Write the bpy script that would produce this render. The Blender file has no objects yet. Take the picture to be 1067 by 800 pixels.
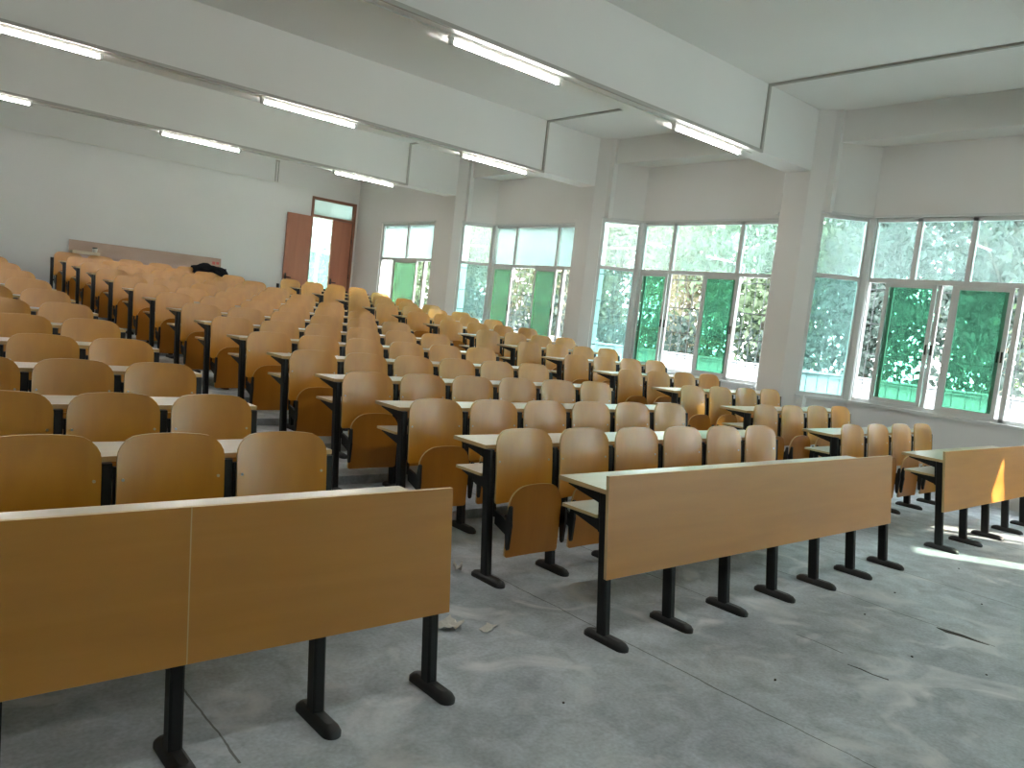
import bpy, math, random
from mathutils import Vector, Matrix
random.seed(7)
C = bpy.context.scene.collection

# ------------------------------------------------------------------ materials
def new_mat(name):
    m = bpy.data.materials.new(name); m.use_nodes = True
    nt = m.node_tree; b = nt.nodes['Principled BSDF']
    return m, nt, b

def plain(name, col, rough=0.5, metal=0.0, spec=0.5):
    m, nt, b = new_mat(name)
    b.inputs['Base Color'].default_value = (*col, 1); b.inputs['Roughness'].default_value = rough
    b.inputs['Metallic'].default_value = metal; b.inputs['Specular IOR Level'].default_value = spec
    return m

def noise_col(nt, scale, c1, c2, vec=None, detail=4, lo=0.35, hi=0.65, dist=0.0):
    n = nt.nodes.new('ShaderNodeTexNoise'); n.inputs['Scale'].default_value = scale
    n.inputs['Detail'].default_value = detail; n.inputs['Distortion'].default_value = dist
    if vec is not None: nt.links.new(vec, n.inputs['Vector'])
    r = nt.nodes.new('ShaderNodeValToRGB')
    r.color_ramp.elements[0].position = lo; r.color_ramp.elements[1].position = hi
    r.color_ramp.elements[0].color = (*c1, 1); r.color_ramp.elements[1].color = (*c2, 1)
    nt.links.new(n.outputs['Fac'], r.inputs['Fac'])
    return r.outputs['Color'], n.outputs['Fac']

def obj_vec(nt, scale):
    t = nt.nodes.new('ShaderNodeTexCoord'); mp = nt.nodes.new('ShaderNodeMapping')
    mp.inputs['Scale'].default_value = scale
    nt.links.new(t.outputs['Object'], mp.inputs['Vector'])
    return mp.outputs['Vector']

def mixc(nt, fac, a, b, mode='MIX'):
    m = nt.nodes.new('ShaderNodeMix'); m.data_type = 'RGBA'; m.blend_type = mode
    for s, v in ((m.inputs['Factor'], fac), (m.inputs['A'], a), (m.inputs['B'], b)):
        if isinstance(v, (int, float)): s.default_value = v
        elif isinstance(v, tuple): s.default_value = (*v, 1) if len(v) == 3 else v
        else: nt.links.new(v, s)
    m.inputs['A'], m.inputs['B']
    return m.outputs['Result']

def mixrgb(nt, fac, a, b, mode='MIX'):
    m = nt.nodes.new('ShaderNodeMixRGB'); m.blend_type = mode
    for s, v in ((m.inputs['Fac'], fac), (m.inputs['Color1'], a), (m.inputs['Color2'], b)):
        if isinstance(v, (int, float)): s.default_value = v
        elif isinstance(v, tuple): s.default_value = (*v, 1)
        else: nt.links.new(v, s)
    return m.outputs['Color']

def wood(name, c1, c2, scale, rough, coat=0.0):
    m, nt, b = new_mat(name)
    col, f = noise_col(nt, 1.0, c1, c2, obj_vec(nt, scale), 5, 0.3, 0.7, 0.6)
    nt.links.new(col, b.inputs['Base Color'])
    b.inputs['Roughness'].default_value = rough
    b.inputs['Specular IOR Level'].default_value = 0.5
    b.inputs['Coat Weight'].default_value = coat
    b.inputs['Coat Roughness'].default_value = 0.30; b.inputs['Coat IOR'].default_value = 1.8
    return m

M = {}
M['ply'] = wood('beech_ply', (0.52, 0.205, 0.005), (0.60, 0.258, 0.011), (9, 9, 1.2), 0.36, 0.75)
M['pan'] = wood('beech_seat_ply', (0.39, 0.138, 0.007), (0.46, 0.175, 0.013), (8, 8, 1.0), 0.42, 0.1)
M['edge'] = plain('ply_edge', (0.62, 0.43, 0.20), 0.5)
M['panel'] = wood('beech_laminate', (0.49, 0.198, 0.022), (0.56, 0.238, 0.034), (1.0, 9, 11), 0.38, 0.25)
M['top'] = wood('pale_laminate', (0.60, 0.45, 0.28), (0.68, 0.52, 0.34), (0.8, 12, 12), 0.25, 1.0)
M['pedge'] = plain('edge_band', (0.60, 0.42, 0.20), 0.5)
M['black'] = plain('black_powder_coat', (0.009, 0.010, 0.010), 0.42, 0, 0.35)
M['blackp'] = plain('black_plastic', (0.010, 0.011, 0.011), 0.5)
M['screw'] = plain('screw_steel', (0.6, 0.58, 0.52), 0.3, 1.0)
M['alu'] = plain('white_window_frame', (0.62, 0.63, 0.62), 0.45)
M['dark_grille'] = plain('grille_iron', (0.14, 0.15, 0.15), 0.6)
M['trunk'] = plain('grey_trunking', (0.42, 0.41, 0.38), 0.6)
M['fixture'] = plain('white_fixture', (0.75, 0.74, 0.70), 0.5)
M['cap'] = plain('fixture_cap', (0.55, 0.55, 0.53), 0.5)
M['cloth'] = plain('black_cloth', (0.010, 0.010, 0.011), 0.95, 0, 0.1)
M['paper'] = plain('scrap_paper', (0.62, 0.60, 0.55), 0.9)
M['card'] = plain('carton_card', (0.58, 0.48, 0.34), 0.8)
M['handle'] = plain('dark_handle', (0.06, 0.055, 0.05), 0.35, 0.8)
M['redprint'] = plain('red_print', (0.55, 0.12, 0.10), 0.7)
M['door'] = wood('reddish_door', (0.36, 0.135, 0.075), (0.45, 0.18, 0.10), (6, 6, 0.7), 0.4)
M['doorframe'] = wood('door_frame_wood', (0.22, 0.09, 0.05), (0.28, 0.12, 0.07), (6, 6, 0.7), 0.45)
M['board'] = wood('pinkish_board', (0.40, 0.27, 0.20), (0.46, 0.32, 0.25), (0.8, 6, 6), 0.5)
M['wallext'] = plain('garden_wall_white', (0.30, 0.30, 0.305), 0.9)
M['ground'] = plain('pale_paving', (0.34, 0.335, 0.32), 0.95)
M['bark'] = plain('bark', (0.12, 0.10, 0.08), 0.95)

def wallmat(name, c1, c2):
    m, nt, b = new_mat(name)
    t = nt.nodes.new('ShaderNodeTexCoord')
    col, f = noise_col(nt, 0.7, c1, c2, t.outputs['Object'], 5, 0.3, 0.7)
    nt.links.new(col, b.inputs['Base Color'])
    b.inputs['Roughness'].default_value = 0.85; b.inputs['Specular IOR Level'].default_value = 0.25
    return m
M['wall'] = wallmat('white_wall', (0.71, 0.705, 0.685), (0.75, 0.745, 0.73))
M['ceil'] = wallmat('white_ceiling', (0.74, 0.735, 0.72), (0.78, 0.775, 0.76))

def glass(name, tint, gloss=0.06, rough=0.0, diff=0.0):
    m = bpy.data.materials.new(name); m.use_nodes = True; nt = m.node_tree
    nt.nodes.clear()
    o = nt.nodes.new('ShaderNodeOutputMaterial')
    tr = nt.nodes.new('ShaderNodeBsdfTransparent'); tr.inputs['Color'].default_value = (*tint, 1)
    gl = nt.nodes.new('ShaderNodeBsdfGlossy'); gl.inputs['Roughness'].default_value = rough
    gl.inputs['Color'].default_value = (0.9, 0.95, 0.93, 1)
    fr = nt.nodes.new('ShaderNodeFresnel'); fr.inputs['IOR'].default_value = 1.45
    mx = nt.nodes.new('ShaderNodeMixShader')
    nt.links.new(fr.outputs[0], mx.inputs[0]); nt.links.new(tr.outputs[0], mx.inputs[1]); nt.links.new(gl.outputs[0], mx.inputs[2])
    last = mx
    if diff > 0:
        df = nt.nodes.new('ShaderNodeBsdfTranslucent'); df.inputs['Color'].default_value = (0.8, 0.88, 0.86, 1)
        m2 = nt.nodes.new('ShaderNodeMixShader'); m2.inputs[0].default_value = diff
        nt.links.new(mx.outputs[0], m2.inputs[1]); nt.links.new(df.outputs[0], m2.inputs[2]); last = m2
    nt.links.new(last.outputs[0], o.inputs['Surface'])
    return m
M['g_pale'] = glass('pale_cyan_glass', (0.81, 0.94, 0.925), diff=0.07)
M['g_side'] = glass('side_glass', (0.58, 0.78, 0.76), diff=0.05)
M['g_green'] = glass('green_glass', (0.58, 0.81, 0.71), diff=0.04)
M['g_leafgreen'] = glass('leaf_green_glass', (0.42, 0.84, 0.48), diff=0.03)
M['g_frost'] = glass('frosted_glass', (0.55, 0.62, 0.60), diff=0.6)

def leafmat(name, c1, c2, trans):
    m, nt, b = new_mat(name)
    t = nt.nodes.new('ShaderNodeNewGeometry')
    r = nt.nodes.new('ShaderNodeValToRGB')
    r.color_ramp.elements[0].color = (*c1, 1); r.color_ramp.elements[1].color = (*c2, 1)
    nt.links.new(t.outputs['Random Per Island'], r.inputs['Fac'])
    df = nt.nodes.new('ShaderNodeBsdfDiffuse'); tl = nt.nodes.new('ShaderNodeBsdfTranslucent')
    nt.links.new(r.outputs['Color'], df.inputs['Color']); nt.links.new(r.outputs['Color'], tl.inputs['Color'])
    mx = nt.nodes.new('ShaderNodeMixShader'); mx.inputs[0].default_value = trans
    nt.links.new(df.outputs[0], mx.inputs[1]); nt.links.new(tl.outputs[0], mx.inputs[2])
    o = nt.nodes['Material Output']; nt.links.new(mx.outputs[0], o.inputs['Surface'])
    nt.nodes.remove(b)
    return m
M['leaf'] = leafmat('green_leaves', (0.075, 0.115, 0.06), (0.19, 0.23, 0.15), 0.5)
M['leafy'] = leafmat('yellow_leaves', (0.165, 0.15, 0.09), (0.27, 0.255, 0.18), 0.5)
M['leafd'] = leafmat('dark_leaves', (0.055, 0.085, 0.07), (0.15, 0.18, 0.16), 0.5)

# tube lamp
def emis(name, col, s):
    m, nt, b = new_mat(name)
    b.inputs['Emission Color'].default_value = (*col, 1); b.inputs['Emission Strength'].default_value = s
    b.inputs['Base Color'].default_value = (0.9, 0.9, 0.9, 1)
    return m
TUBE_E = 28.0
M['tube'] = emis('lit_tube', (1.0, 0.98, 0.93), TUBE_E)

# concrete floor with joints, stains
def floor_mat():
    m, nt, b = new_mat('worn_concrete')
    t = nt.nodes.new('ShaderNodeTexCoord'); v = t.outputs['Object']
    base, f1 = noise_col(nt, 1.1, (0.40, 0.44, 0.48), (0.54, 0.59, 0.625), v, 8, 0.35, 0.68, 0.3)
    blot, f2 = noise_col(nt, 6.0, (0.72, 0.72, 0.72), (1.12, 1.12, 1.12), v, 6, 0.3, 0.7, 0.8)
    col = mixrgb(nt, 1.0, base, blot, 'MULTIPLY')
    fine, f3 = noise_col(nt, 60.0, (0.82, 0.82, 0.82), (1.1, 1.1, 1.1), v, 4, 0.3, 0.7)
    col = mixrgb(nt, 1.0, col, fine, 'MULTIPLY')
    # whitish plaster smears
    sm, f4 = noise_col(nt, 2.3, (0, 0, 0), (1, 1, 1), v, 9, 0.55, 0.72, 1.5)
    col = mixrgb(nt, sm, col, (0.66, 0.67, 0.68))
    sep = nt.nodes.new('ShaderNodeSeparateXYZ'); nt.links.new(v, sep.inputs[0])
    wob = nt.nodes.new('ShaderNodeTexNoise'); wob.inputs['Scale'].default_value = 3.5; wob.inputs['Detail'].default_value = 6
    nt.links.new(v, wob.inputs['Vector'])
    def math(op, a, bb=None):
        n = nt.nodes.new('ShaderNodeMath'); n.operation = op
        for i, x in enumerate((a, bb)):
            if x is None: continue
            if isinstance(x, (int, float)): n.inputs[i].default_value = x
            else: nt.links.new(x, n.inputs[i])
        return n.outputs[0]
    xw = math('ADD', sep.outputs['X'], math('MULTIPLY', math('SUBTRACT', wob.outputs['Fac'], 0.5), 0.05))
    # saw joints running towards the back wall, about 0.95 m apart, and two across
    dx = math('ABSOLUTE', math('SUBTRACT', math('FRACT', math('DIVIDE', math('ADD', xw, -0.55 + 9.6), 0.96)), 0.5))
    line = math('LESS_THAN', dx, math('MULTIPLY', wob.outputs['Fac'], 0.0085))
    br = nt.nodes.new('ShaderNodeTexNoise'); br.inputs['Scale'].default_value = 0.9; br.inputs['Detail'].default_value = 3
    mp = nt.nodes.new('ShaderNodeMapping'); mp.inputs['Location'].default_value = (3.1, 5.2, 0)
    nt.links.new(v, mp.inputs['Vector']); nt.links.new(mp.outputs[0], br.inputs['Vector'])
    gate = math('GREATER_THAN', br.outputs['Fac'], 0.45)
    lf = math('MULTIPLY', math('MULTIPLY', line, gate), 0.8)
    col = mixrgb(nt, lf, col, (0.07, 0.07, 0.06))
    nt.links.new(col, b.inputs['Base Color'])
    b.inputs['Roughness'].default_value = 0.55; b.inputs['Specular IOR Level'].default_value = 0.45
    bp = nt.nodes.new('ShaderNodeBump'); bp.inputs['Strength'].default_value = 0.15; bp.inputs['Distance'].default_value = 0.01
    nt.links.new(f2, bp.inputs['Height']); nt.links.new(bp.outputs[0], b.inputs['Normal'])
    return m
M['floor'] = floor_mat()
M['crack'] = plain('crack_dirt', (0.035, 0.032, 0.025), 0.95)

# ------------------------------------------------------------------ mesh builder
class MB:
    def __init__(s): s.v = []; s.f = []; s.mi = []; s.sm = []
    def add(s, vs, fs, mi=0, smooth=False):
        b = len(s.v); s.v += [tuple(x) for x in vs]
        for f in fs:
            s.f.append(tuple(b + i for i in f)); s.mi.append(mi); s.sm.append(smooth)
        return s
    def box(s, x0, x1, y0, y1, z0, z1, mi=0, shy=0.0):
        # shy: shear of y with z (about z = 0)
        vs = [(x, y + shy * z, z) for z in (z0, z1) for y in (y0, y1) for x in (x0, x1)]
        return s.add(vs, [(0, 2, 3, 1), (4, 5, 7, 6), (0, 1, 5, 4), (2, 6, 7, 3), (0, 4, 6, 2), (1, 3, 7, 5)], mi)
    def rbox(s, x0, x1, y0, y1, z0, z1, r, mi=0, shy=0.0):
        # vertical prism with chamfered plan corners
        pl = [(x0 + r, y0), (x1 - r, y0), (x1, y0 + r), (x1, y1 - r), (x1 - r, y1), (x0 + r, y1), (x0, y1 - r), (x0, y0 + r)]
        n = 8
        vs = [(x, y + shy * z0, z0) for x, y in pl] + [(x, y + shy * z1, z1) for x, y in pl]
        return s.add(vs, [tuple(range(n))[::-1], tuple(range(n, 2 * n))] + [(i, (i + 1) % n, n + (i + 1) % n, n + i) for i in range(n)], mi)
    def prism_x(s, poly, x0, x1, mi=0):
        n = len(poly)
        vs = [(x0, y, z) for y, z in poly] + [(x1, y, z) for y, z in poly]
        return s.add(vs, [tuple(range(n)), tuple(range(n, 2 * n))[::-1]] + [((i + 1) % n, i, n + i, n + (i + 1) % n) for i in range(n)], mi)
    def prism_z(s, poly, z0, z1, mi=0):
        n = len(poly)
        a = sum(poly[i][0] * poly[(i + 1) % n][1] - poly[(i + 1) % n][0] * poly[i][1] for i in range(n))
        if a < 0: poly = poly[::-1]
        vs = [(x, y, z0) for x, y in poly] + [(x, y, z1) for x, y in poly]
        return s.add(vs, [tuple(range(n))[::-1], tuple(range(n, 2 * n))] + [(i, (i + 1) % n, n + (i + 1) % n, n + i) for i in range(n)], mi)
    def tube(s, p, q, r, n=8, mi=0, r2=None):
        p, q = Vector(p), Vector(q); d = (q - p).normalized(); r2 = r if r2 is None else r2
        a = d.orthogonal().normalized(); b = d.cross(a)
        vs = []
        for c, rr in ((p, r), (q, r2)):
            for i in range(n):
                t = 2 * math.pi * i / n; vs.append(c + rr * (math.cos(t) * a + math.sin(t) * b))
        s.add(vs, [(i, (i + 1) % n, n + (i + 1) % n, n + i) for i in range(n)], mi, True)
        s.add(vs[:n], [tuple(range(n))[::-1]], mi); s.add(vs[n:], [tuple(range(n))], mi)
        return s
    def beam(s, p, q, w, h, up=(0, 0, 1), mi=0):
        # rectangular bar from p to q: w across, h along "up"
        p, q = Vector(p), Vector(q); d = (q - p).normalized(); u = Vector(up); u = (u - u.dot(d) * d).normalized(); a = d.cross(u)
        vs = []
        for c in (p, q):
            for i, j in ((-1, -1), (1, -1), (1, 1), (-1, 1)): vs.append(c + a * (i * w / 2) + u * (j * h / 2))
        return s.add(vs, [(3, 2, 1, 0), (4, 5, 6, 7)] + [(i, (i + 1) % 4, 4 + (i + 1) % 4, 4 + i) for i in range(4)], mi)
    def build(s, name, mats, parent=None, loc=None):
        me = bpy.data.meshes.new(name); me.from_pydata(s.v, [], s.f)
        if not isinstance(mats, (list, tuple)): mats = [mats]
        for m in mats: me.materials.append(m)
        me.polygons.foreach_set('material_index', s.mi); me.polygons.foreach_set('use_smooth', s.sm)
        me.update()
        o = bpy.data.objects.new(name, me); C.objects.link(o)
        if parent is not None: o.parent = parent
        if loc is not None: o.location = loc
        return o

def tag(o, label=None, cat=None, group=None, kind=None):
    if label: o['label'] = label
    if cat: o['category'] = cat
    if group: o['group'] = group
    if kind: o['kind'] = kind
    return o
def empty(name, loc=(0, 0, 0), rz=0.0):
    o = bpy.data.objects.new(name, None); C.objects.link(o); o.location = loc; o.rotation_euler = (0, 0, rz)
    o.empty_display_size = 0.1
    return o
KIDS = {}
def child_list(o): return [c for c in bpy.data.objects if c.parent == o]
def snapshot(o): return (o, [snapshot(c) for c in child_list(o)])
MADE = {}
def copy_snap(sn, parent=None):
    o, ch = sn; c = o.copy(); C.objects.link(c); c.parent = parent
    MADE[c.name] = [copy_snap(k, c) for k in ch]
    return c
def struct(name, mb, mat, parent=None):
    o = mb.build(name, mat, parent)
    if parent is None: o['kind'] = 'structure'
    return o

ORD = ['', 'first', 'second', 'third', 'fourth', 'fifth', 'sixth', 'seventh', 'eighth', 'ninth', 'tenth', 'eleventh', 'twelfth', 'thirteenth', 'fourteenth', 'fifteenth', 'sixteenth']

# ------------------------------------------------------------------ layout numbers (metres)
PITCH = 0.905; STEP = 0.068; TILT = 0.125
NROW = 14
XW = 9.2; XB = 9.77; YB = 16.55; ZC = 4.44; ZBEAM = 3.69; ZS = 0.90; ZT = 2.43; ZH = 3.20; ZE = 4.06
XL = -2.6; YF = -5.9
def yfoot(n): return 2.40 + PITCH * (n - 1) + 0.045 * max(0, n - 10)
def base(n): return STEP * max(0, n - 3)
def desk_z(n): return 0.725 + STEP * max(0, n - 2)
SINK = {1: 0.004, 2: 0.033, 3: 0.033, 4: 0.033, 5: 0.028, 6: 0.022, 7: 0.014}
LIFT = 0.033      # desktops behind the heading row sit a little higher
def step_y(k): return yfoot(k + 2) + 0.18      # front of riser k

# ------------------------------------------------------------------ floor with steps
NST = 12
fl = MB()
prof = [(YF, 0.0)]
for k in range(1, NST + 1):
    prof += [(step_y(k), STEP * (k - 1)), (step_y(k), STEP * k)]
prof += [(YB + 0.0, STEP * NST)]
poly = prof + [(YB, -0.25), (YF, -0.25)]
fl.prism_x(poly[::-1], XL, XB + 0.15)
struct('floor', fl, M['floor'])
ZBK = STEP * NST

# ------------------------------------------------------------------ columns, beams, ceiling, walls
COLY = [(-5.82, -5.47), (-2.10, -1.75), (1.62, 1.97), (5.34, 5.68), (9.05, 9.39), (12.78, 13.13)]
for i, (a, b) in enumerate(COLY):
    c = MB(); c.box(XW, XW + 0.45, a, b, -0.2, ZC)
    o = struct('column', c, M['wall'])
    bm = MB(); bm.box(XL, XW, a, b, ZBEAM, ZC)
    struct('ceiling_beam', bm, M['ceil'])
ce = MB(); ce.box(XL, XB + 0.25, YF, YB + 0.2, ZC, ZC + 0.15); struct('ceiling', ce, M['ceil'])
w = MB(); w.box(XL - 0.2, XL, YF - 0.2, YB + 0.2, -0.25, ZC + 0.15); struct('wall_left', w, M['wall'])
w = MB(); w.box(XL, XB + 0.2, YF - 0.2, YF, -0.25, ZC + 0.15); struct('wall_front', w, M['wall'])
# back wall with the doorway
DX0, DX1, DZ1 = 8.04, 9.14, 3.63
w = MB()
w.box(XL, DX0, YB, YB + 0.2, -0.25, ZC + 0.15)
w.box(DX1, XW + 0.2, YB, YB + 0.2, -0.25, ZC + 0.15)
w.box(DX0, DX1, YB, YB + 0.2, DZ1, ZC + 0.15)
w.box(DX0, DX1, YB, YB + 0.2, -0.25, ZBK)
struct('wall_back', w, M['wall'])

def offset_seg(a, b, t):
    a, b = Vector(a), Vector(b); d = (b - a).normalized(); n = Vector((d.y, -d.x))
    if n.x < 0: n = -n
    return [tuple(a), tuple(b), tuple(b + n * t), tuple(a + n * t)]

BAYS = []          # (yN, yF)
for i in range(len(COLY) - 1): BAYS.append((COLY[i][1], COLY[i + 1][0]))
wr = MB()
T = 0.18
def bay_plan(yN, yF):
    return dict(F0=(XW, yF), F1=(XW + 0.02, yF - 0.08), F2=(9.30, yF - 0.16), F3=(XB, yF - 0.60),
                N3=(XB, yN + 0.32), N2=(9.34, yN + 0.10), N1=(XW + 0.02, yN + 0.06), N0=(XW, yN))
def wall_run(pts, z0, z1):
    for a, b in zip(pts[:-1], pts[1:]):
        wr.prism_z(offset_seg(a, b, T), z0, z1)
for yN, yF in BAYS:
    p = bay_plan(yN, yF)
    ring = [p['F0'], p['F2'], p['F3'], p['N3'], p['N2'], p['N0']]
    wall_run(ring, -0.25, ZS)
    wall_run(ring, ZH, ZC)
    wall_run([p['F0'], p['F2']], ZS, ZH)
    wall_run([p['N2'], p['N0']], ZS, ZH)
    # corner fillets outside so that no daylight shows at the joints
    for k in ('F3', 'N3', 'F2', 'N2'):
        x, y = p[k]
        for za, zb in ((-0.25, ZS), (ZH, ZC)): wr.box(x + 0.015, x + 0.17, y - 0.1, y + 0.1, za, zb)
    # edge beam inside the bay
    wr.prism_z([(9.37, yF - 0.22), (9.37, yN + 0.12), (XB, yN + 0.32), (XB, yF - 0.6)], ZE, ZC)
# flat last bay
W4 = (13.40, 15.42)
wr.box(XW, XW + T, 13.13, W4[0], -0.25, ZC); wr.box(XW, XW + T, W4[1], YB, -0.25, ZC)
wr.box(XW, XW + T, W4[0], W4[1], -0.25, ZS + 0.45); wr.box(XW, XW + T, W4[0], W4[1], ZH, ZC)
struct('wall_right', wr, M['wall'])

# ------------------------------------------------------------------ windows
def frame_bar(mb, a, b, u0, u1, z0, z1, d0, d1):
    # a box in the window plane a->b: along fraction metres u0..u1, z0..z1, depth d0..d1 outward
    A, B = Vector(a), Vector(b); d = (B - A).normalized(); n = Vector((d.y, -d.x))
    if n.x < 0: n = -n
    q = [A + d * u0 + n * d0, A + d * u1 + n * d0, A + d * u1 + n * d1, A + d * u0 + n * d1]
    mb.prism_z([tuple(x) for x in q], z0, z1)
def wframe(name, parent, a, b, L, z0, z1, w, d0, d1, mat, vbars=(), hbars=()):
    mb = MB()
    frame_bar(mb, a, b, 0, w, z0, z1, d0, d1); frame_bar(mb, a, b, L - w, L, z0, z1, d0, d1)
    frame_bar(mb, a, b, w, L - w, z0, z0 + w, d0, d1); frame_bar(mb, a, b, w, L - w, z1 - w, z1, d0, d1)
    for u, za, zb in vbars: frame_bar(mb, a, b, u - w * 0.5, u + w * 0.5, za, zb, d0, d1)
    for z in hbars: frame_bar(mb, a, b, w, L - w, z - w * 0.5, z + w * 0.5, d0 + 0.001, d1 + 0.001)
    return mb.build(name, mat, parent)
def pane(parent, a, b, u0, u1, z0, z1, d, mat, name='pane'):
    mb = MB(); frame_bar(mb, a, b, u0, u1, z0, z1, d, d + 0.005)
    return mb.build(name, mat, parent)

def sash(parent, a, b, u0, u1, z0, z1, d, gm='g_green'):
    A, B = Vector(a), Vector(b); dd = (B - A).normalized(); a2 = tuple(A + dd * u0); L = u1 - u0
    s = wframe('sash', parent, a2, b, L, z0, z1, 0.045, d, d + 0.028, M['alu'])
    pane(s, a2, b, 0.04, L - 0.04, z0 + 0.04, z1 - 0.04, d + 0.012, M[gm], 'glass')
    h = MB(); frame_bar(h, a2, b, L - 0.03, L - 0.012, z0 + 0.62, z0 + 0.74, d - 0.012, d); h.build('latch', M['handle'], s)

WIN_N = 0
def bay_window(yN, yF, mull, sashes, posts):
    global WIN_N
    WIN_N += 1
    p = bay_plan(yN, yF); root = empty('window_%d' % WIN_N, (0, 0, 0)); root['kind'] = 'structure'
    a, b = p['F3'], p['N3']; L = a[1] - b[1]; d0, d1 = 0.03, 0.095
    fb = [(u, ZT, ZH) for u in mull] + [(u, ZS, ZT) for u in posts]
    wframe('frame', root, a, b, L, ZS, ZH, 0.055, d0, d1, M['alu'], fb, (ZT,))
    us = [0] + list(mull) + [L]
    for u0, u1 in zip(us[:-1], us[1:]): pane(root, a, b, u0 + 0.025, u1 - 0.025, ZT + 0.025, ZH - 0.05, 0.06, M['g_pale'])
    for i, (u0, u1) in enumerate(sashes):
        sash(root, a, b, u0, u1, ZS + 0.056, ZT - 0.029, 0.034 + 0.031 * (i % 2), 'g_green' if yN < 9 else 'g_leafgreen')
        if yN < 9: sash(root, a, b, u0 + 0.05, u1 + 0.05, ZS + 0.056, ZT - 0.029, 0.034 + 0.031 * ((i + 1) % 2))
    # splayed side on the far end
    for k0, k1 in (('F2', 'F3'), ('N2', 'N3')):
        A, B = p[k0], p[k1]; Ls = (Vector(B) - Vector(A)).length
        wframe('side_frame', root, A, B, Ls, ZS, ZH, 0.055, d0, d1, M['alu'], (), (ZT,))
        pane(root, A, B, 0.05, Ls - 0.05, ZT + 0.025, ZH - 0.05, 0.06, M['g_pale'])
        pane(root, A, B, 0.05, Ls - 0.05, ZS + 0.05, ZT - 0.025, 0.06, M['g_side'])
    # corner posts and the ledges above and below
    cp = MB()
    for k in ('F3', 'N3'):
        x, y = p[k]; cp.rbox(x - 0.012, x + 0.1, y - 0.045, y + 0.045, ZS, ZH, 0.015)
    cp.build('corner_post', M['alu'], root)
    lg = MB()
    ring = [p['F2'], p['F3'], p['N3'], p['N2']]
    for A, B in zip(ring[:-1], ring[1:]):
        Ls = (Vector(B) - Vector(A)).length
        frame_bar(lg, A, B, -0.01, Ls + 0.01, ZS - 0.025, ZS + 0.012, -0.035, 0.03)
        frame_bar(lg, A, B, -0.01, Ls + 0.01, ZH - 0.012, ZH + 0.018, -0.02, 0.03)
    lg.build('ledge', M['alu'], root)
    return root

# from the far (back wall) corner towards the camera
cfg = {
    4: ([0.64, 1.79], [(0.05, 0.62), (1.22, 1.80)], [2.0]),
    3: ([0.63, 1.83], [(0.05, 0.60), (1.24, 1.82)], [1.86]),
    2: ([0.56, 1.17, 1.80], [(0.26, 0.86), (1.02, 1.62)], [1.74]),
    1: ([0.62, 1.22, 1.83], [(0.1, 0.68), (1.4, 1.98)], [1.22]),
    0: ([0.62, 1.22, 1.83], [(0.1, 0.68), (1.4, 1.98)], [1.22]),
}
for i in (2, 3, 4, 1, 0):
    m_, s_, p_ = cfg[i]; bay_window(BAYS[i][0], BAYS[i][1], m_, s_, p_)
# flat window in the last bay
root = empty('window_6'); root['kind'] = 'structure'
a, b = (XW, W4[1]), (XW, W4[0]); L = W4[1] - W4[0]; z0 = ZS + 0.45
wframe('frame', root, a, b, L, z0, ZH, 0.055, 0.03, 0.1, M['alu'], [(1.02, ZT, ZH), (0.55, z0, ZT), (1.72, z0, ZT)], (ZT,))
for u0, u1 in ((0, 1.02), (1.02, L)): pane(root, a, b, u0 + 0.025, u1 - 0.025, ZT + 0.025, ZH - 0.05, 0.06, M['g_pale'])
sash(root, a, b, 0.57, 1.45, z0 + 0.056, ZT - 0.029, 0.034, 'g_leafgreen')
lg = MB(); frame_bar(lg, a, b, -0.03, L + 0.03, z0 - 0.025, z0 + 0.01, -0.03, 0.03); frame_bar(lg, a, b, -0.02, L + 0.02, ZH - 0.01, ZH + 0.02, -0.02, 0.03)
lg.build('ledge', M['alu'], root)

# iron grilles outside the bay windows
def grille(yN, yF, label):
    p = bay_plan(yN, yF); root = empty('window_grille', (10.0, (yN + yF) / 2, ZS))
    tag(root, label, 'grille', 'iron window grilles')
    off = Vector(root.location)
    F3 = Vector((XB + 0.20, p['F3'][1] + 0.08)); F2 = Vector((9.45, p['F2'][1] + 0.12)); N3 = Vector((XB + 0.20, p['N3'][1] - 0.08))
    bars = MB(); fan = MB()
    for A, B in ((F2, F3), (F3, N3)):
        L = (B - A).length; d = (B - A) / L; n = max(3, round(L / 0.15))
        P3 = lambda u, z: Vector((A.x + d.x * u, A.y + d.y * u, z)) - off
        for i in range(n + 1): bars.tube(P3(L * i / n, ZS - 0.05), P3(L * i / n, ZT + 0.02), 0.006, 5)
        for z in (ZS + 0.0, ZS + 0.28, ZS + 0.62, ZS + 1.0, ZT - 0.1, ZT + 0.02): bars.beam(P3(0, z), P3(L, z), 0.012, 0.016)
        m = max(1, round(L / 0.85)); wdt = L / m
        for j in range(m):
            cu = (j + 0.5) * wdt; R = min(wdt / 2 * 0.97, 0.66)
            pts = [P3(cu + R * math.cos(t), ZT + 0.04 + 0.68 * R / 0.43 * 0.9 * math.sin(t) if R < 0.4 else ZT + 0.04 + 0.68 * math.sin(t)) for t in [math.pi * k / 16 for k in range(17)]]
            for q0, q1 in zip(pts[:-1], pts[1:]): fan.tube(q0, q1, 0.006, 5)
            for k in range(1, 16, 2): fan.tube(P3(cu + 0.08 * math.cos(math.pi * k / 16), ZT + 0.04 + 0.08 * math.sin(math.pi * k / 16)), pts[k], 0.005, 5)
    bars.build('bar_grid', M['dark_grille'], root); fan.build('fan_arch', M['dark_grille'], root)
grille(*BAYS[2], 'iron security grille with fan arches outside the bay window at the front desks')
grille(*BAYS[3], 'iron security grille with fan arches outside the middle bay window')
grille(*BAYS[4], 'iron security grille with fan arches outside the bay window beside the flat window')

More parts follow.
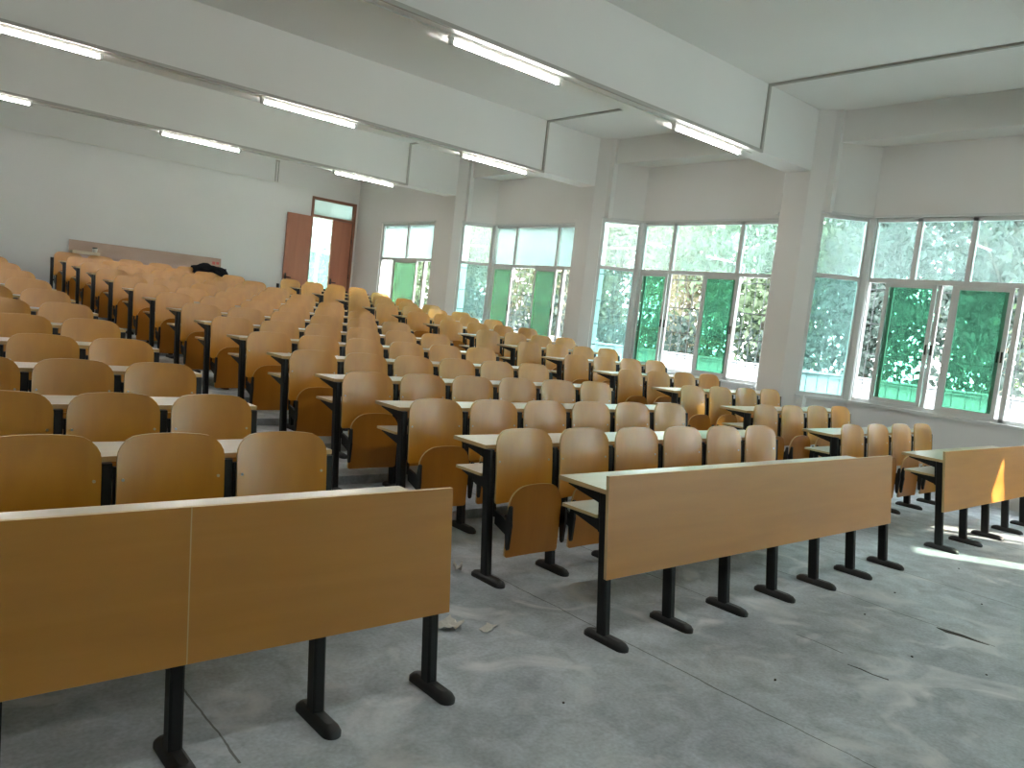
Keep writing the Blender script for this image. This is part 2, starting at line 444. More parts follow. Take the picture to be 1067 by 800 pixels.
# ------------------------------------------------------------------ door and corridor
d = empty('door_1', (DX0, YB, ZBK)); d['kind'] = 'structure'
W = DX1 - DX0; H = DZ1 - ZBK; HT = 3.19 - ZBK
fr = MB()
fr.box(0, 0.05, -0.03, 0.16, 0, H); fr.box(W - 0.06, W, -0.03, 0.16, 0, H); fr.box(0.05, W - 0.06, -0.03, 0.16, H - 0.06, H); fr.box(0.05, W - 0.06, -0.03, 0.16, HT, HT + 0.05)
fr.build('frame', M['doorframe'], d)
t = MB(); t.box(0.05, W - 0.06, 0.05, 0.056, HT + 0.05, H - 0.06); t.build('transom_pane', M['g_frost'], d)
def leaf(x0, w, y0, hx, hdir, parent, lname):
    mb = MB(); mb.box(0, w, 0, 0.045, 0, HT - 0.012)
    # moulded panels
    for za, zb in ((0.15, 0.95), (1.1, HT - 0.15)):
        for xa, xb, zc, zd in ((0.08, w - 0.08, za, za + 0.02), (0.08, w - 0.08, zb - 0.02, zb), (0.08, 0.1, za, zb), (w - 0.1, w - 0.08, za, zb)):
            mb.box(xa, xb, -0.006, 0.0, zc, zd)
    o = mb.build('door_leaf', M['door'], parent, (x0, y0, 0.006))
    h = MB(); h.box(hx - 0.02, hx + 0.02, -0.008, 0, 0.80, 1.05); h.tube((hx, 0, 0.97), (hx, -0.05, 0.97), 0.011)
    h.tube((hx, -0.05, 0.97), (hx + hdir * 0.11, -0.05, 0.965), 0.01)
    h.build('handle', M['handle'], o)
leaf(-0.57, 0.56, -0.085, 0.05, 1, d, 'a')     # folded back flat against the wall
leaf(0.56, 0.475, 0.0, 0.05, 1, d, 'b')
hg = MB()
for z in (0.3, 1.1, 1.9): hg.tube((W - 0.065, -0.038, z), (W - 0.065, -0.038, z + 0.1), 0.009); hg.tube((0.0, -0.038, z), (0.0, -0.038, z + 0.1), 0.009)
hg.build('hinge', M['handle'], d)

# corridor behind the door
cx0, cx1, cy = 6.9, 10.6, 19.0
co = MB(); co.box(cx0, cx1, YB + 0.2, cy, ZBK - 0.2, ZBK); struct('floor_corridor', co, M['floor'])
co = MB()
co.box(cx0 - 0.15, cx0, YB + 0.2, cy, ZBK - 0.2, ZC); co.box(cx1, cx1 + 0.15, YB + 0.2, cy, ZBK - 0.2, ZC)
wx0, wx1, wz0, wz1 = 8.6, 10.5, 1.45, 3.6
co.box(cx0, wx0, cy, cy + 0.18, ZBK - 0.2, ZC); co.box(wx1, cx1 + 0.15, cy, cy + 0.18, ZBK - 0.2, ZC)
co.box(wx0, wx1, cy, cy + 0.18, ZBK - 0.2, wz0); co.box(wx0, wx1, cy, cy + 0.18, wz1, ZC)
struct('wall_corridor', co, M['wall'])
co = MB(); co.box(cx0 - 0.15, cx1 + 0.15, YB + 0.2, cy + 0.18, ZC, ZC + 0.15); struct('ceiling_corridor', co, M['ceil'])
root = empty('window_7', (wx0, cy, wz0)); root['kind'] = 'structure'
a, b = (0.0, 0.0), (wx1 - wx0, 0.0); L = wx1 - wx0; hh = wz1 - wz0
def fbx(mb, u0, u1, z0, z1, y0, y1): mb.box(u0, u1, y0, y1, z0, z1)
mb = MB()
for u in (0, 0.45, 0.92, 1.40, L - 0.06): fbx(mb, u, u + 0.06, 0, hh, 0.04, 0.1)
for z in (0, 1.1, hh - 0.06): fbx(mb, 0, L, z, z + 0.06, 0.039, 0.101)
mb.build('frame', M['alu'], root)
for u0, u1 in ((0.06, 0.45), (0.51, 0.92), (0.98, 1.40), (1.46, L - 0.06)):
    q = MB(); q.box(u0, u1, 0.065, 0.071, 1.16, hh - 0.06); q.build('pane', M['g_pale'], root)
    q = MB(); q.box(u0, u1, 0.065, 0.071, 0.06, 1.1); q.build('pane', M['g_side'], root)

# ------------------------------------------------------------------ tube lights and trunking
def tube_light(x0, y, label):
    L = 1.25; r = empty('tube_light', (x0, y, ZBEAM)); tag(r, label, 'ceiling light', 'tube lights under the beams')
    b = MB(); b.box(0, L, -0.03, 0.03, -0.028, 0); b.box(0.0, L, -0.018, 0.018, -0.036, -0.028); b.build('base', M['fixture'], r)
    t = MB(); t.tube((0.04, 0, -0.056), (L - 0.04, 0, -0.056), 0.016, 12); t.build('tube', M['tube'], r)
    for xa in (0.0, L - 0.04):
        e = MB(); e.rbox(xa, xa + 0.04, -0.024, 0.024, -0.078, -0.028, 0.008); e.build('end_cap', M['cap'], r)
LX = [0.80, 3.72, 6.62]
posn = ['far from the windows', 'in the middle', 'close to the windows']
beamn = {2: 'beam over the front rows', 3: 'beam over the front blocks', 4: 'second beam back', 5: 'last beam before the back wall'}
for bi in (2, 3, 4, 5):
    y = COLY[bi][0] + 0.14
    for k, x in enumerate(LX):
        if bi < 2: lab = 'lit tube light under a beam behind the camera, ' + ['front wall, ', 'first, '][bi] + posn[k]
        elif bi == 2:
            lab = 'lit tube light under the beam above the camera, ' + posn[k]
        elif bi == 3: lab = 'lit white tube light under the first ceiling beam in view, ' + posn[k]
        elif bi == 4: lab = 'lit white tube light under the second ceiling beam in view, ' + posn[k]
        else: lab = 'lit white tube light under the third beam by the back wall, ' + posn[k]
        tube_light(x, y, lab)
def trunking(bi):
    a, b = COLY[bi]; pa = COLY[bi - 1][1]
    r = empty('cable_trunking', (8.05, a, ZBEAM))
    lab = {3: 'grey cable trunking stepping over the first ceiling beam in view', 4: 'grey cable trunking stepping over the second ceiling beam in view', 5: 'grey cable trunking stepping over the third beam by the back wall', 2: 'grey cable trunking on the beam above the camera'}[bi]
    tag(r, lab, 'cable trunking', 'cable trunking on the beams')
    m = MB()
    m.box(-0.018, 0.018, pa - a + 0.002, -0.001, ZC - ZBEAM - 0.026, ZC - ZBEAM - 0.001)      # along the ceiling
    m.build('ceiling_run', M['trunk'], r)
    m = MB(); m.box(-0.018, 0.018, -0.026, -0.001, -0.02, ZC - ZBEAM - 0.026); m.build('drop', M['trunk'], r)
    m = MB(); m.box(XL + 0.3 - 8.05, 0.018, -0.024, -0.001, -0.02, 0.014)
    m.build('beam_run', M['trunk'], r)
    # short link under the beam between the lamps
    for u0, u1 in ((XL + 0.3, LX[0] - .003), (LX[0] + 1.253, LX[1] - .003), (LX[1] + 1.253, LX[2] - .003), (LX[2] + 1.253, 8.07)):
        m = MB(); m.box(u0 - 8.05, u1 - 8.05, 0.128, 0.152, -0.016, -0.001); m.build('lamp_run', M['fixture'], r)
for bi in (2, 3, 4, 5): trunking(bi)
r = MB(); r.box(XL + 0.1, 7.9, YB - 0.014, YB - 0.001, 3.755, 3.772)
o = r.build('wall_conduit', M['fixture']); tag(o, 'thin white conduit running along the upper back wall', 'conduit')
r = MB(); r.box(7.14, 7.158, YB - 0.016, YB - 0.001, 3.775, 4.22); r.box(7.20, 7.212, YB - 0.016, YB - 0.001, 3.775, 4.22); r.box(7.13, 7.22, YB - 0.02, YB - 0.001, 4.2, 4.225)
o = r.build('conduit_riser', M['trunk']); tag(o, 'short vertical pair of conduits high on the back wall', 'conduit')

# ------------------------------------------------------------------ lecture seats
def shell_part(hw, z0, z1, yfun, rt, crown, rb, th, nu=17, nv=9):
    """Bent plywood shell: half width hw, rounded top corners rt with a crowned edge, rounded bottom rb. yfun(u, z)."""
    us = sorted(set([round(math.sin(math.pi / 2 * (-1 + 2 * i / (nu - 1))), 5) for i in range(nu)]))
    front, back = [], []
    def ztop(x):
        e = max(0.0, abs(x) - (hw - rt)); return z1 - crown * (x / hw) ** 2 - (rt - math.sqrt(max(0, rt * rt - e * e))) * 0.94
    def zbot(x):
        e = max(0.0, abs(x) - (hw - rb)); return z0 + (rb - math.sqrt(max(0, rb * rb - e * e))) * 0.9
    for u in us:
        x = u * hw; a, b = zbot(x), ztop(x)
        for j in range(nv):
            z = a + (b - a) * j / (nv - 1); y = yfun(u, z)
            front.append((x, y, z)); back.append((x, y + th, z))
    n = len(us); mb = MB()
    idx = lambda i, j: i * nv + j
    ff = [(idx(i, j), idx(i + 1, j), idx(i + 1, j + 1), idx(i, j + 1)) for i in range(n - 1) for j in range(nv - 1)]
    mb.add(front, ff, 0, True); mb.add(back, [f[::-1] for f in ff], 0, True)
    rim = [idx(i, 0) for i in range(n)] + [idx(n - 1, j) for j in range(1, nv)] + [idx(i, nv - 1) for i in range(n - 2, -1, -1)] + [idx(0, j) for j in range(nv - 2, 0, -1)]
    m = len(rim)
    mb.add([front[k] for k in rim] + [back[k] for k in rim], [((i + 1) % m, i, m + i, m + (i + 1) % m) for i in range(m)], 1, True)
    return mb
def y_post(z): return TILT * z - 0.03       # front face of the post, relative to its foot
def yback(u, z): return y_post(z) - 0.014 + 0.030 * (1 - u * u) + 0.007 * ((z - 0.62) / 0.22) ** 2 - 0.007
def ypan(u, z): return -0.085 + 0.010 * (1 - u * u) - 0.035 * max(0.0, (z - 0.48) / 0.09) ** 2 * 0.6 + 0.02 * (z - 0.15)
back_mesh = shell_part(0.2165, 0.435, 0.855, yback, 0.085, 0.014, 0.022, 0.012)
pan_mesh = shell_part(0.203, 0.150, 0.565, ypan, 0.105, 0.026, 0.02, 0.013)
def bracket_mesh(s):
    mb = MB()
    arm = [(0.018, .400), (-.045, .385), (-.082, .366), (-.092, .445), (-.100, .455), (-.112, .450), (-.124, .335), (-.120, .215), (-.112, .205), (-.100, .215), (-.086, .290), (-.045, .305), (0.012, .325)]
    x0, x1 = (0.2042, 0.2215) if s > 0 else (-0.2215, -0.2042)
    mb.prism_x(arm, x0, x1)
    # pivot boss
    xa, xb = (0.2042, 0.222) if s > 0 else (-0.222, -0.2042)
    mb.tube((xa, -0.100, 0.345), (xb, -0.100, 0.345), 0.026, 10)
    # rear clip that holds the backrest to the post
    for z in (0.52, 0.70):
        y = y_post(z) + 0.004
        mb.box(x0 - (0.012 if s > 0 else 0), x1 + (0 if s > 0 else 0.012), y - 0.004, y + 0.018, z - 0.025, z + 0.025)
    mb.box(x0 + 0.004, x1 - 0.002, -0.024, -0.006, 0.36, 0.72, 0, TILT)
    return mb
def make_seat():
    r = empty('lecture_chair')
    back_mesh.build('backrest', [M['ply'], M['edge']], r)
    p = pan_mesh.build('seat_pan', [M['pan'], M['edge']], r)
    for s in (-1, 1): bracket_mesh(s).build('hinge_bracket', M['blackp'], r)
    return r
SEAT = make_seat()
SN_FAR = snapshot(SEAT)
def screw_mb(s):
    mb = MB(); z = 0.675; x = s * 0.192; y = yback(x / 0.2165, z)
    mb.tube((x, y + 0.002, z), (x, y - 0.003, z), 0.0065, 8); return mb
SCREWS = []
SEAT2 = copy_snap(SN_FAR)
b2 = [c for c in child_list(SEAT2) if c.name.startswith('backrest')][0]
for s in (-1, 1): screw_mb(s).build('screw', M['screw'], b2)
SN_NEAR = snapshot(SEAT2)

# ------------------------------------------------------------------ desk rows
def foot_mb():
    mb = MB(); n = 9; L = 0.10; w = 0.034
    lev = [(0.0, 1.0), (0.016, 1.0), (0.030, 0.80), (0.038, 0.45)]
    rings = []
    for z, k in lev:
        ring = []
        for e in (-1, 1):
            for i in range(n):
                t = math.pi * i / (n - 1) + (math.pi if e < 0 else 0)
                ring.append((w * k * math.cos(t), -0.02 + e * L * (0.6 + 0.4 * k) + w * k * math.sin(t), z))
        rings.append(ring)
    m = 2 * n; vs = [q for r in rings for q in r]
    fs = [(a * m + i, a * m + (i + 1) % m, (a + 1) * m + (i + 1) % m, (a + 1) * m + i) for a in range(len(lev) - 1) for i in range(m)]
    mb.add(vs, fs, 0, True); mb.add(rings[-1], [tuple(range(m))]); mb.add(rings[0], [tuple(range(m))[::-1]])
    return mb
def post_mb(h):
    mb = MB()
    mb.rbox(-0.0225, 0.0225, -0.03, 0.03, 0.012, h, 0.008, 0, TILT)
    return mb
def brk_mb(dz, li):
    mb = MB(); yt = lambda z: TILT * z + 0.03
    mb.prism_x([(yt(.70 + dz + li), .7025 + dz + li), (.33 + TILT * dz, .7025 + dz + li), (.33 + TILT * dz, .694 + dz + li), (yt(.65 + dz + li), .65 + dz + li)], -0.018, 0.018)
    mb.prism_x([(yt(.574 + dz), .574 + dz), (.30 + TILT * dz, .574 + dz), (.30 + TILT * dz, .566 + dz), (yt(.51 + dz), .515 + dz)], -0.015, 0.015)
    mb.prism_x([(yt(.51 + dz), .51 + dz), (yt(.51 + dz) + 0.011, .51 + dz), (yt(.70 + dz + li) + 0.011, .70 + dz + li), (yt(.70 + dz + li), .70 + dz + li)], -0.012, 0.012)
    return mb
FOOT = foot_mb()
leg_protos = {}
def proto_leg(kind):
    if kind in leg_protos: return leg_protos[kind]
    h, dz, br, li = {'head': (0.702, 0.0, True, 0), 'low': (0.702 + LIFT, 0.0, True, LIFT), 'high': (0.702 + STEP + LIFT, STEP, True, LIFT), 'rear': (0.80, STEP, False, 0)}[kind]
    l = post_mb(h).build('leg', M['black']); FOOT.build('foot', M['blackp'], l)
    b = brk_mb(dz, li).build('bracket', M['black']) if br else None
    leg_protos[kind] = (snapshot(l), snapshot(b) if b else None); return leg_protos[kind]
PROTO_USED = set()
def use_snap(sn, parent):
    # the first use keeps the prototype itself
    if sn[0].name not in PROTO_USED:
        PROTO_USED.add(sn[0].name); sn[0].parent = parent; return sn[0]
    return copy_snap(sn, parent)
BLOCKS = {
    'far': dict(xs=[1.84 - 0.49 * k for k in range(7)][::-1], name='block away from the windows'),
    'mid': dict(xs=[2.857 + 0.5012 * k for k in range(7)], name='middle block'),
    'win': dict(xs=[6.89 + 0.52 * k for k in range(5)], name='window block'),
}
desk_mesh_cache = {}
def desk_row(block, n):
    B = BLOCKS[block]; xs = B['xs']; xc = (xs[0] + xs[-1]) / 2
    r = empty('lecture_desk', (xc, yfoot(n), base(n)))
    extra = {'far': 'aisle and far wall', 'mid': 'two aisles', 'win': 'aisle and windows'}[block]
    if n == 1: lab = {'far': 'long wooden desk with seamed front panel heading the block away from the windows',
                      'mid': 'long wooden desk with front panel and black legs heading the middle block',
                      'win': 'short wooden desk with sunlit front panel heading the window block'}[block]
    else: lab = 'long wooden desk on black legs, %s row from the front, %s' % (ORD[n], B['name'])
    tag(r, lab, 'desk', 'lecture desks in rows')
    dz = 0.0 if n <= 2 else STEP
    legsn, brsn = proto_leg('head' if n == 1 else 'low' if n == 2 else 'high')
    li = 0.0 if n == 1 else LIFT
    for x in xs:
        l = use_snap(legsn, r); l.location = (x - xc, 0, 0)
        b = use_snap(brsn, r); b.location = (x - xc, 0, 0)
    x0, x1 = xs[0] - xc - 0.028, xs[-1] - xc + 0.028
    key = (block, min(n, 3))
    if key not in desk_mesh_cache:
        oy = TILT * dz
        t = MB(); t.box(x0, x1, 0.060 + oy + li * 1.06, 0.392 + oy + li * 0.2, 0.703 + dz + li, 0.725 + dz + li, 0)
        t.mi = [0 if i == 1 else 1 for i in range(6)]
        o1 = t.build('desktop', [M['top'], M['pedge']], r)
        s = MB(); s.box(x0 + .004, x1 - .004, 0.115 + oy, 0.352 + oy, 0.575 + dz, 0.591 + dz, 0)
        s.mi = [0 if i == 1 else 1 for i in range(6)]
        o2 = s.build('shelf', [M['top'], M['pedge']], r)
        desk_mesh_cache[key] = (o1, o2)
    else:
        for o in desk_mesh_cache[key]:
            c = o.copy(); C.objects.link(c); c.parent = r
    if n == 1:
        pieces = {'far': [(x0, xs[2] - xc + 0.0160), (xs[2] - xc + 0.0200, xs[4] - xc + 0.0160), (xs[4] - xc + 0.0200, x1 + 0.027)], 'mid': [(x0 - 0.012, x1 - 0.02)], 'win': [(x0 - 0.010, x1)]}[block]
        for a_, b_ in pieces:
            p = MB(); p.box(a_, b_, -0.050, -0.0315, 0.308, 0.795, 0, TILT)
            p.mi = [0 if i == 2 else 1 for i in range(6)]
            p.build('front_panel', [M['panel'], M['pedge']], r)
        if block == 'far':
            for k in (2, 4):
                p = MB(); u = xs[k] - xc + 0.018; p.box(u - 0.0019, u + 0.0019, -0.0505, -0.032, 0.308, 0.795, 0, TILT); p.build('seam_strip', M['pedge'], r)
    return r
for blk in ('far', 'mid', 'win'):
    for n in range(1, NROW + 1): desk_row(blk, n)
    B = BLOCKS[blk]; xs = B['xs']; xc = (xs[0] + xs[-1]) / 2; n = NROW + 1
    r = empty('seat_support', (xc, yfoot(n), base(n)))
    tag(r, 'row of bare black posts holding the rearmost seats of the ' + B['name'], 'seat support', 'posts behind the rearmost seats')
    lsn, _ = proto_leg('rear')
    for x in xs:
        l = use_snap(lsn, r); l.location = (x - xc, 0, 0)
    rail = MB(); z = 0.42; rail.box(xs[0] - xc + .02, xs[-1] - xc - .02, TILT * z + 0.030, TILT * z + 0.055, z - 0.015, z + 0.015); rail.build('cross_rail', M['black'], r)

def KIDS_OF(o): return MADE.get(o.name) or child_list(o)
def place_seat(sn, x, n, label, group, dx):
    if sn[0].name not in PROTO_USED:
        PROTO_USED.add(sn[0].name); o = sn[0]
    else: o = copy_snap(sn)
    for c in list(KIDS_OF(o)):
        if c.name.startswith('backrest'): c.location.x = dx
    o.location = (x, yfoot(n + 1), desk_z(n + 1) - 0.725 - SINK.get(n, 0.008 if n > 7 else 0.0))
    tag(o, label, 'chair', group)
for blk in ('mid', 'far', 'win'):
    B = BLOCKS[blk]; xs = B['xs']
    for n in range(1, NROW + 1):
        for k in range(len(xs) - 1):
            x = (xs[k] + xs[k + 1]) / 2
            if blk == 'far' and x + 0.25 < 0.14 * yfoot(n + 1) - 0.75: continue
            sn = SN_NEAR if n <= 5 else SN_FAR
            cnt = len(xs) - 1 - k
            frm = {'mid': 'from the window-side aisle', 'win': 'from the windows', 'far': 'from the aisle'}[blk]
            lab = 'folded plywood chair, %s %s, %s row, %s' % (ORD[cnt], frm, ORD[n], B['name'])
            place_seat(sn, x, n, lab, 'folding chairs of the ' + B['name'], {'far': 0.004, 'mid': -0.016, 'win': -0.010}[blk])

# ------------------------------------------------------------------ things by the back wall
r = empty('leaning_board', (4.72, 16.40, ZBK))
tag(r, 'long pinkish brown board leaning against the back wall behind the rearmost seats', 'board')
b = MB(); b.box(-1.40, 1.40, 0.0, 0.02, 0.0, 1.175, 0, 0.09); b.build('sheet', M['board'], r)
b = MB()
for i, (za, zb) in enumerate(((0.86, 0.92), (0.95, 1.01), (1.04, 1.10))):
    b.box(1.22, 1.28, -0.004, -0.001, za, zb, 0, 0.09); b.box(1.30, 1.36, -0.004, -0.001, za + 0.01, zb, 0, 0.09)
b.build('red_print', M['redprint'], r)

# black jacket thrown over two seat backs of the last row
def jacket():
    mb = MB(); nx, ny = 26, 18; vs = []
    rnd = random.Random(3)
    for i in range(nx):
        u = i / (nx - 1)
        hgt = 0.085 * math.exp(-((u - 0.38) / 0.20) ** 2) + 0.035 * math.exp(-((u - 0.75) / 0.2) ** 2)
        for j in range(ny):
            v = j / (ny - 1) * 2 - 1        # -1 front ... 1 back
            a = abs(v)
            wv = 0.014 * math.sin(u * 23 + v * 5) + 0.010 * math.sin(u * 11 - v * 9)
            if a < 0.35: y = v * 0.16; z = 0.012 + hgt * math.cos(a / 0.35 * math.pi / 2) ** 0.7 + 0.5 * abs(wv)
            else: y = math.copysign(0.056 + 0.02 * (a - 0.35), v) + wv * 0.6; z = 0.012 - (a - 0.35) * (0.16 + 0.05 * math.sin(u * 9 + (1 if v > 0 else 0)))
            x = (u - 0.5) * 0.66 + 0.02 * math.sin(v * 6)
            vs.append((x, y, z))
    fs = [(i * ny + j, (i + 1) * ny + j, (i + 1) * ny + j + 1, i * ny + j + 1) for i in range(nx - 1) for j in range(ny - 1)]
    mb.add(vs, fs, 0, True)
    return mb
zt = desk_z(15) - 0.725 + 0.855
o = jacket().build('jacket', M['cloth'], None, (5.47, yfoot(15) + y_post(0.85) - 0.03, zt))
tag(o, 'crumpled black jacket lying over the seat backs near the leaning board', 'jacket')
sm = o.modifiers.new('thickness', 'SOLIDIFY'); sm.thickness = 0.008; sm.offset = 1

# carton and cup on the last desk of the middle block
zd = desk_z(14) + LIFT; yd = yfoot(14)
yd = yfoot(15) + y_post(0.85)
r = empty('cardboard_tray', (3.36, yd, zt - 0.008)); tag(r, 'cream cardboard tray resting on the rearmost chair backs near the aisle', 'tray')
b = MB(); b.box(-0.23, 0.20, -0.10, 0.10, 0, 0.006); b.box(-0.23, 0.20, -0.10, -0.094, 0.006, 0.05); b.box(-0.23, 0.20, 0.094, 0.10, 0.006, 0.05); b.box(-0.23, -0.224, -0.094, 0.094, 0.006, 0.05); b.box(0.194, 0.20, -0.094, 0.094, 0.006, 0.05)
b.build('tray_body', M['card'], r)
r = empty('paper_cup', (3.50, yd, zt - 0.002)); tag(r, 'small white cup with a dark top standing in the cardboard tray', 'cup')
b = MB(); b.tube((0, 0, 0), (0, 0, 0.11), 0.032, 14, 0, 0.042); b.build('cup_body', M['paper'], r)
b = MB(); b.tube((0, 0, 0.1105), (0, 0, 0.122), 0.044, 14); b.tube((0, 0, 0.122), (0, 0, 0.13), 0.034, 14); b.build('lid', M['blackp'], r)

# ------------------------------------------------------------------ litter and damage on the floor
def scrap(x, y, sx, sy, rz, seed, label, lift=0.02):
    rr = random.Random(seed); n = 7; vs = []; mb = MB()
    for i in range(n):
        for j in range(n):
            u, v = i / (n - 1) - .5, j / (n - 1) - .5
            vs.append((u * sx + rr.uniform(-.004, .004), v * sy + rr.uniform(-.004, .004), 0.002 + lift * abs(u * v) * 3 + rr.uniform(0, lift * .4)))
    mb.add(vs, [(i * n + j, (i + 1) * n + j, (i + 1) * n + j + 1, i * n + j + 1) for i in range(n - 1) for j in range(n - 1)])
    o = mb.build('paper_scrap', M['paper'], None, (x, y, 0)); o.rotation_euler = (0, 0, rz); tag(o, label, 'litter', 'paper scraps on the floor')
    s = o.modifiers.new('thickness', 'SOLIDIFY'); s.thickness = 0.0015; s.offset = 1
scrap(2.43, 2.757, 0.11, 0.05, 0.5, 1, 'flat pale paper scrap on the concrete between the front desks', 0.006)
scrap(2.27, 2.86, 0.12, 0.10, 0.2, 2, 'curled pale paper scrap just behind the corner of the seamed front panel', 0.03)
scrap(2.80, 3.50, 0.05, 0.05, 0.9, 3, 'small crumpled paper scrap beside the foot of the second desk row', 0.05)
def crack(pts, wds, label, lift=0.0015):
    mb = MB(); n = len(pts)
    vs = []
    for i, (x, y) in enumerate(pts):
        a = Vector(pts[max(0, i - 1)]); b = Vector(pts[min(n - 1, i + 1)]); d_ = (b - a).normalized(); q = Vector((d_.y, -d_.x))
        for z in (0.0, lift):
            for s in (-1, 1): vs.append((x + q.x * s * wds[i] / 2, y + q.y * s * wds[i] / 2, z))
    fs = []
    for i in range(n - 1):
        o, p = i * 4, i * 4 + 4
        fs += [(o + 2, o + 3, p + 3, p + 2), (o, p, p + 1, o + 1), (o, o + 2, p + 2, p), (o + 1, p + 1, p + 3, o + 3)]
    fs += [(0, 1, 3, 2), ((n - 1) * 4, (n - 1) * 4 + 2, (n - 1) * 4 + 3, (n - 1) * 4 + 1)]
    mb.add(vs, fs)
    o = mb.build('floor_crack', M['crack']); tag(o, label, 'crack', 'open cracks in the concrete')
crack([(4.843, 1.63), (4.835, 1.57), (4.85, 1.5), (4.846, 1.43), (4.852, 1.36)], [.008, .05, .040, .022, .004], 'widest dark crack in the bare concrete in front of the middle desk')
crack([(3.79, 1.64), (3.80, 1.58), (3.795, 1.52), (3.81, 1.45)], [.003, .009, .006, .008], 'short thin crack in the concrete below the widest crack')
rr = random.Random(5)
for i in range(9):
    x, y = rr.uniform(1.5, 6.5), rr.uniform(1.2, 2.2)
    m = MB(); q = [(0.006 * rr.uniform(.5, 1.4) * math.cos(t), 0.006 * rr.uniform(.5, 1.4) * math.sin(t)) for t in [k * 1.047 for k in range(6)]]
    m.prism_z(q, 0, rr.uniform(.003, .006)); o = m.build('debris_chip', M['crack'], None, (x, y, 0))
    tag(o, 'tiny dark chip of debris on the bare concrete floor', 'debris', 'debris chips on the concrete')

# ------------------------------------------------------------------ outside
g = MB(); g.box(9.0, 60, -30, 60, -0.4, -0.3); struct('ground_outside', g, M['ground'])
gw = MB(); gw.box(14.6, 14.8, -14, 34, -0.3, 1.0); gw.box(14.56, 14.84, -14, 34, 1.0, 1.07)
struct('garden_wall', gw, M['wallext'])

def crown_mb(R, Hh, nleaf, seed, size):
    rr = random.Random(seed); mb = MB(); vs = []; fs = []
    clumps = []
    for _ in range(26):
        while True:
            p = Vector((rr.uniform(-1, 1), rr.uniform(-1, 1), rr.uniform(-1, 1)))
            if p.length < 1: break
        clumps.append(Vector((p.x * R * .8, p.y * R * .8, p.z * Hh * .45)))
    for i in range(nleaf):
        c = clumps[rr.randrange(len(clumps))]
        p = c + Vector((rr.gauss(0, R * .24), rr.gauss(0, R * .24), rr.gauss(0, Hh * .10)))
        a = Vector((rr.gauss(0, 1), rr.gauss(0, 1), rr.gauss(0, .6))).normalized(); b = a.orthogonal().normalized()
        b = (Matrix.Rotation(rr.uniform(0, 6.28), 3, a) @ b); c2 = a.cross(b); s = size * rr.uniform(.6, 1.3)
        k = len(vs); vs += [p - b * s, p - c2 * s * .45, p + b * s, p + c2 * s * .45]; fs.append((k, k + 1, k + 2, k + 3))
    mb.add(vs, fs); return mb
def make_tree(seed, R, Hh, zc, nleaf, size, leafm, name='garden_tree'):
    r = empty(name, (0, 0, -0.3))
    t = MB(); t.tube((0, 0, 0), (0.05, 0.03, zc * .6), 0.14, 9, 0, 0.10); t.tube((0.05, 0.03, zc * .6), (0, 0.1, zc + Hh * .3), 0.10, 8, 0, 0.03)
    rr = random.Random(seed + 50)
    for k in range(7):
        z = zc * .5 + k * Hh * .09; an = rr.uniform(0, 6.28); q = R * rr.uniform(.4, .75)
        t.tube((0.03, 0.03, z), (q * math.cos(an), q * math.sin(an), z + rr.uniform(.5, 1.2)), 0.045, 6, 0, 0.012)
    t.build('trunk', M['bark'], r)
    f = crown_mb(R, Hh, nleaf, seed, size).build('foliage', leafm, r, (0, 0, zc))
    return r
TA = make_tree(1, 1.9, 6.4, 4.6, 12000, 0.09, M['leaf'])
TB = make_tree(2, 1.7, 6.0, 4.6, 12000, 0.085, M['leafd'])
TC = make_tree(3, 1.6, 4.6, 3.6, 8500, 0.08, M['leafy'])
SNT = [snapshot(TA), snapshot(TB), snapshot(TC)]
spots = [(16.2, -8.6, 0), (16.2, -5.3, 1), (16.3, -3.0, 1), (16.0, -0.9, 0), (16.4, 1.2, 1), (16.2, 3.2, 0), (16.4, 5.2, 1), (16.3, 7.6, 1), (16.1, 10.0, 0), (16.5, 12.4, 2), (16.3, 14.7, 2), (16.4, 17.0, 0), (16.2, 19.4, 2), (16.6, 22.0, 2), (16.4, 25.0, 0), (16.0, 28.5, 2),  # second tree is added out of view to shade the seats
         (20.0, 6.3, 0), (20.3, 11.3, 0), (20.2, 16.0, 2), (20.0, 21.0, 0), (19.8, 26.0, 2), (11.6, 25.0, 0), (9.0, 27.0, 0), (13.6, 26.5, 2), (12.9, 20.4, 0), (14.4, 23.4, 2), (12.0, 21.9, 0)]
for i, (x, y, k) in enumerate(spots):
    o = use_snap(SNT[k], None); o.location = (x, y, -0.3); o.rotation_euler = (0, 0, i * 2.1)
    s = 1.0 + 0.12 * math.sin(i * 3.3); o.scale = (s, s, s * 1.45 if -6 < y < 4 and x < 18 else s)  # unseen trees near the camera end stretched taller to block sun from the chairs
    lab = ['leafy green tree standing outside beyond the bay windows', 'dark green tree standing outside beyond the bay windows', 'yellowing tree standing outside beyond the bay windows'][k]
    tag(o, lab, 'tree', ['green trees outside', 'dark trees outside', 'yellowing trees outside'][k])

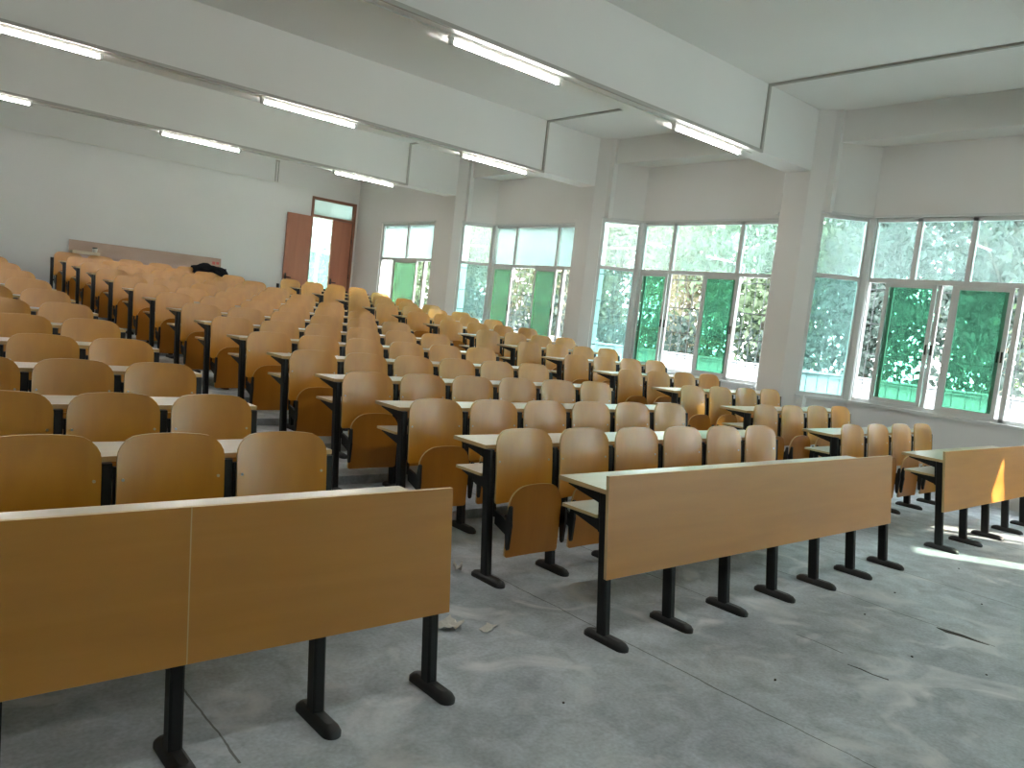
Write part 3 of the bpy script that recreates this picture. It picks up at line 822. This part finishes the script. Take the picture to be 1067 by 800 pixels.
def hedge():
    rr = random.Random(21); mb = MB(); vs = []; fs = []
    for i in range(20000):
        y = rr.uniform(-13, 33); h = 2.3 + 0.35 * math.sin(y * 1.3) + 0.25 * math.sin(y * 3.1)
        p = Vector((rr.uniform(-.5, .5), y, 0.2 + (h - 0.2) * rr.random() ** 0.8))
        a = Vector((rr.gauss(0, 1), rr.gauss(0, 1), rr.gauss(0, .6))).normalized(); b = a.orthogonal().normalized()
        b = Matrix.Rotation(rr.uniform(0, 6.28), 3, a) @ b; c2 = a.cross(b); q = 0.10 * rr.uniform(.6, 1.3)
        k = len(vs); vs += [p - b * q, p - c2 * q * .5, p + b * q, p + c2 * q * .5]; fs.append((k, k + 1, k + 2, k + 3))
    mb.add(vs, fs)
    r = empty('garden_hedge', (15.5, 0, -0.3)); tag(r, 'green hedge growing along the pale garden wall outside', 'hedge')
    mb.build('foliage', M['leafd'], r)
    st = MB()
    for k in range(46): st.tube((rr.uniform(-.2, .2), -12.7 + k, 0), (rr.uniform(-.2, .2), -12.7 + k + rr.uniform(-.2, .2), 1.6), 0.03, 6, 0, 0.012)
    st.build('stems', M['bark'], r)
hedge()

# ------------------------------------------------------------------ light
wd = bpy.data.worlds.new('sky'); bpy.context.scene.world = wd; wd.use_nodes = True
nt = wd.node_tree; bg = nt.nodes['Background']
bg.inputs['Color'].default_value = (0.86, 0.95, 1.0, 1); bg.inputs['Strength'].default_value = 12.0
sd = Vector((-0.6, 0.8, -0.62)).normalized()
sl = bpy.data.lights.new('sun', 'SUN'); sl.energy = 8.0; sl.angle = math.radians(0.6); sl.color = (1.0, 0.88, 0.70)
so = bpy.data.objects.new('sun', sl); C.objects.link(so); so.rotation_euler = sd.to_track_quat('-Z', 'Y').to_euler(); so.location = (20, -14, 20)

# ------------------------------------------------------------------ camera
yaw, pit, roll, fpx = math.radians(41.1846), math.radians(4.9255), math.radians(6.36998), 823.93
fwd = Vector((math.sin(yaw) * math.cos(pit), math.cos(yaw) * math.cos(pit), -math.sin(pit)))
right = Vector((math.cos(yaw), -math.sin(yaw), 0)); up = right.cross(fwd)
r2 = right * math.cos(roll) + up * math.sin(roll); u2 = -right * math.sin(roll) + up * math.cos(roll)
cam = bpy.data.cameras.new('camera'); cam.sensor_width = 36; cam.lens = fpx / 1067 * 36; cam.clip_start = 0.05; cam.clip_end = 300
co = bpy.data.objects.new('camera', cam); C.objects.link(co)
co.matrix_world = Matrix(((r2.x, u2.x, -fwd.x, 0), (r2.y, u2.y, -fwd.y, 0), (r2.z, u2.z, -fwd.z, 1.5), (0, 0, 0, 1)))
sc = bpy.context.scene; sc.camera = co
sc.view_settings.view_transform = 'Standard'; sc.view_settings.look = 'None'; sc.view_settings.gamma = 1.0
sc.view_settings.use_curve_mapping = False; sc.view_settings.exposure = 1.53
sc.cycles.max_bounces = 14; sc.cycles.diffuse_bounces = 8; sc.cycles.transparent_max_bounces = 24
sc.cycles.use_denoising = True
sc.cycles.sample_clamp_indirect = 6.0
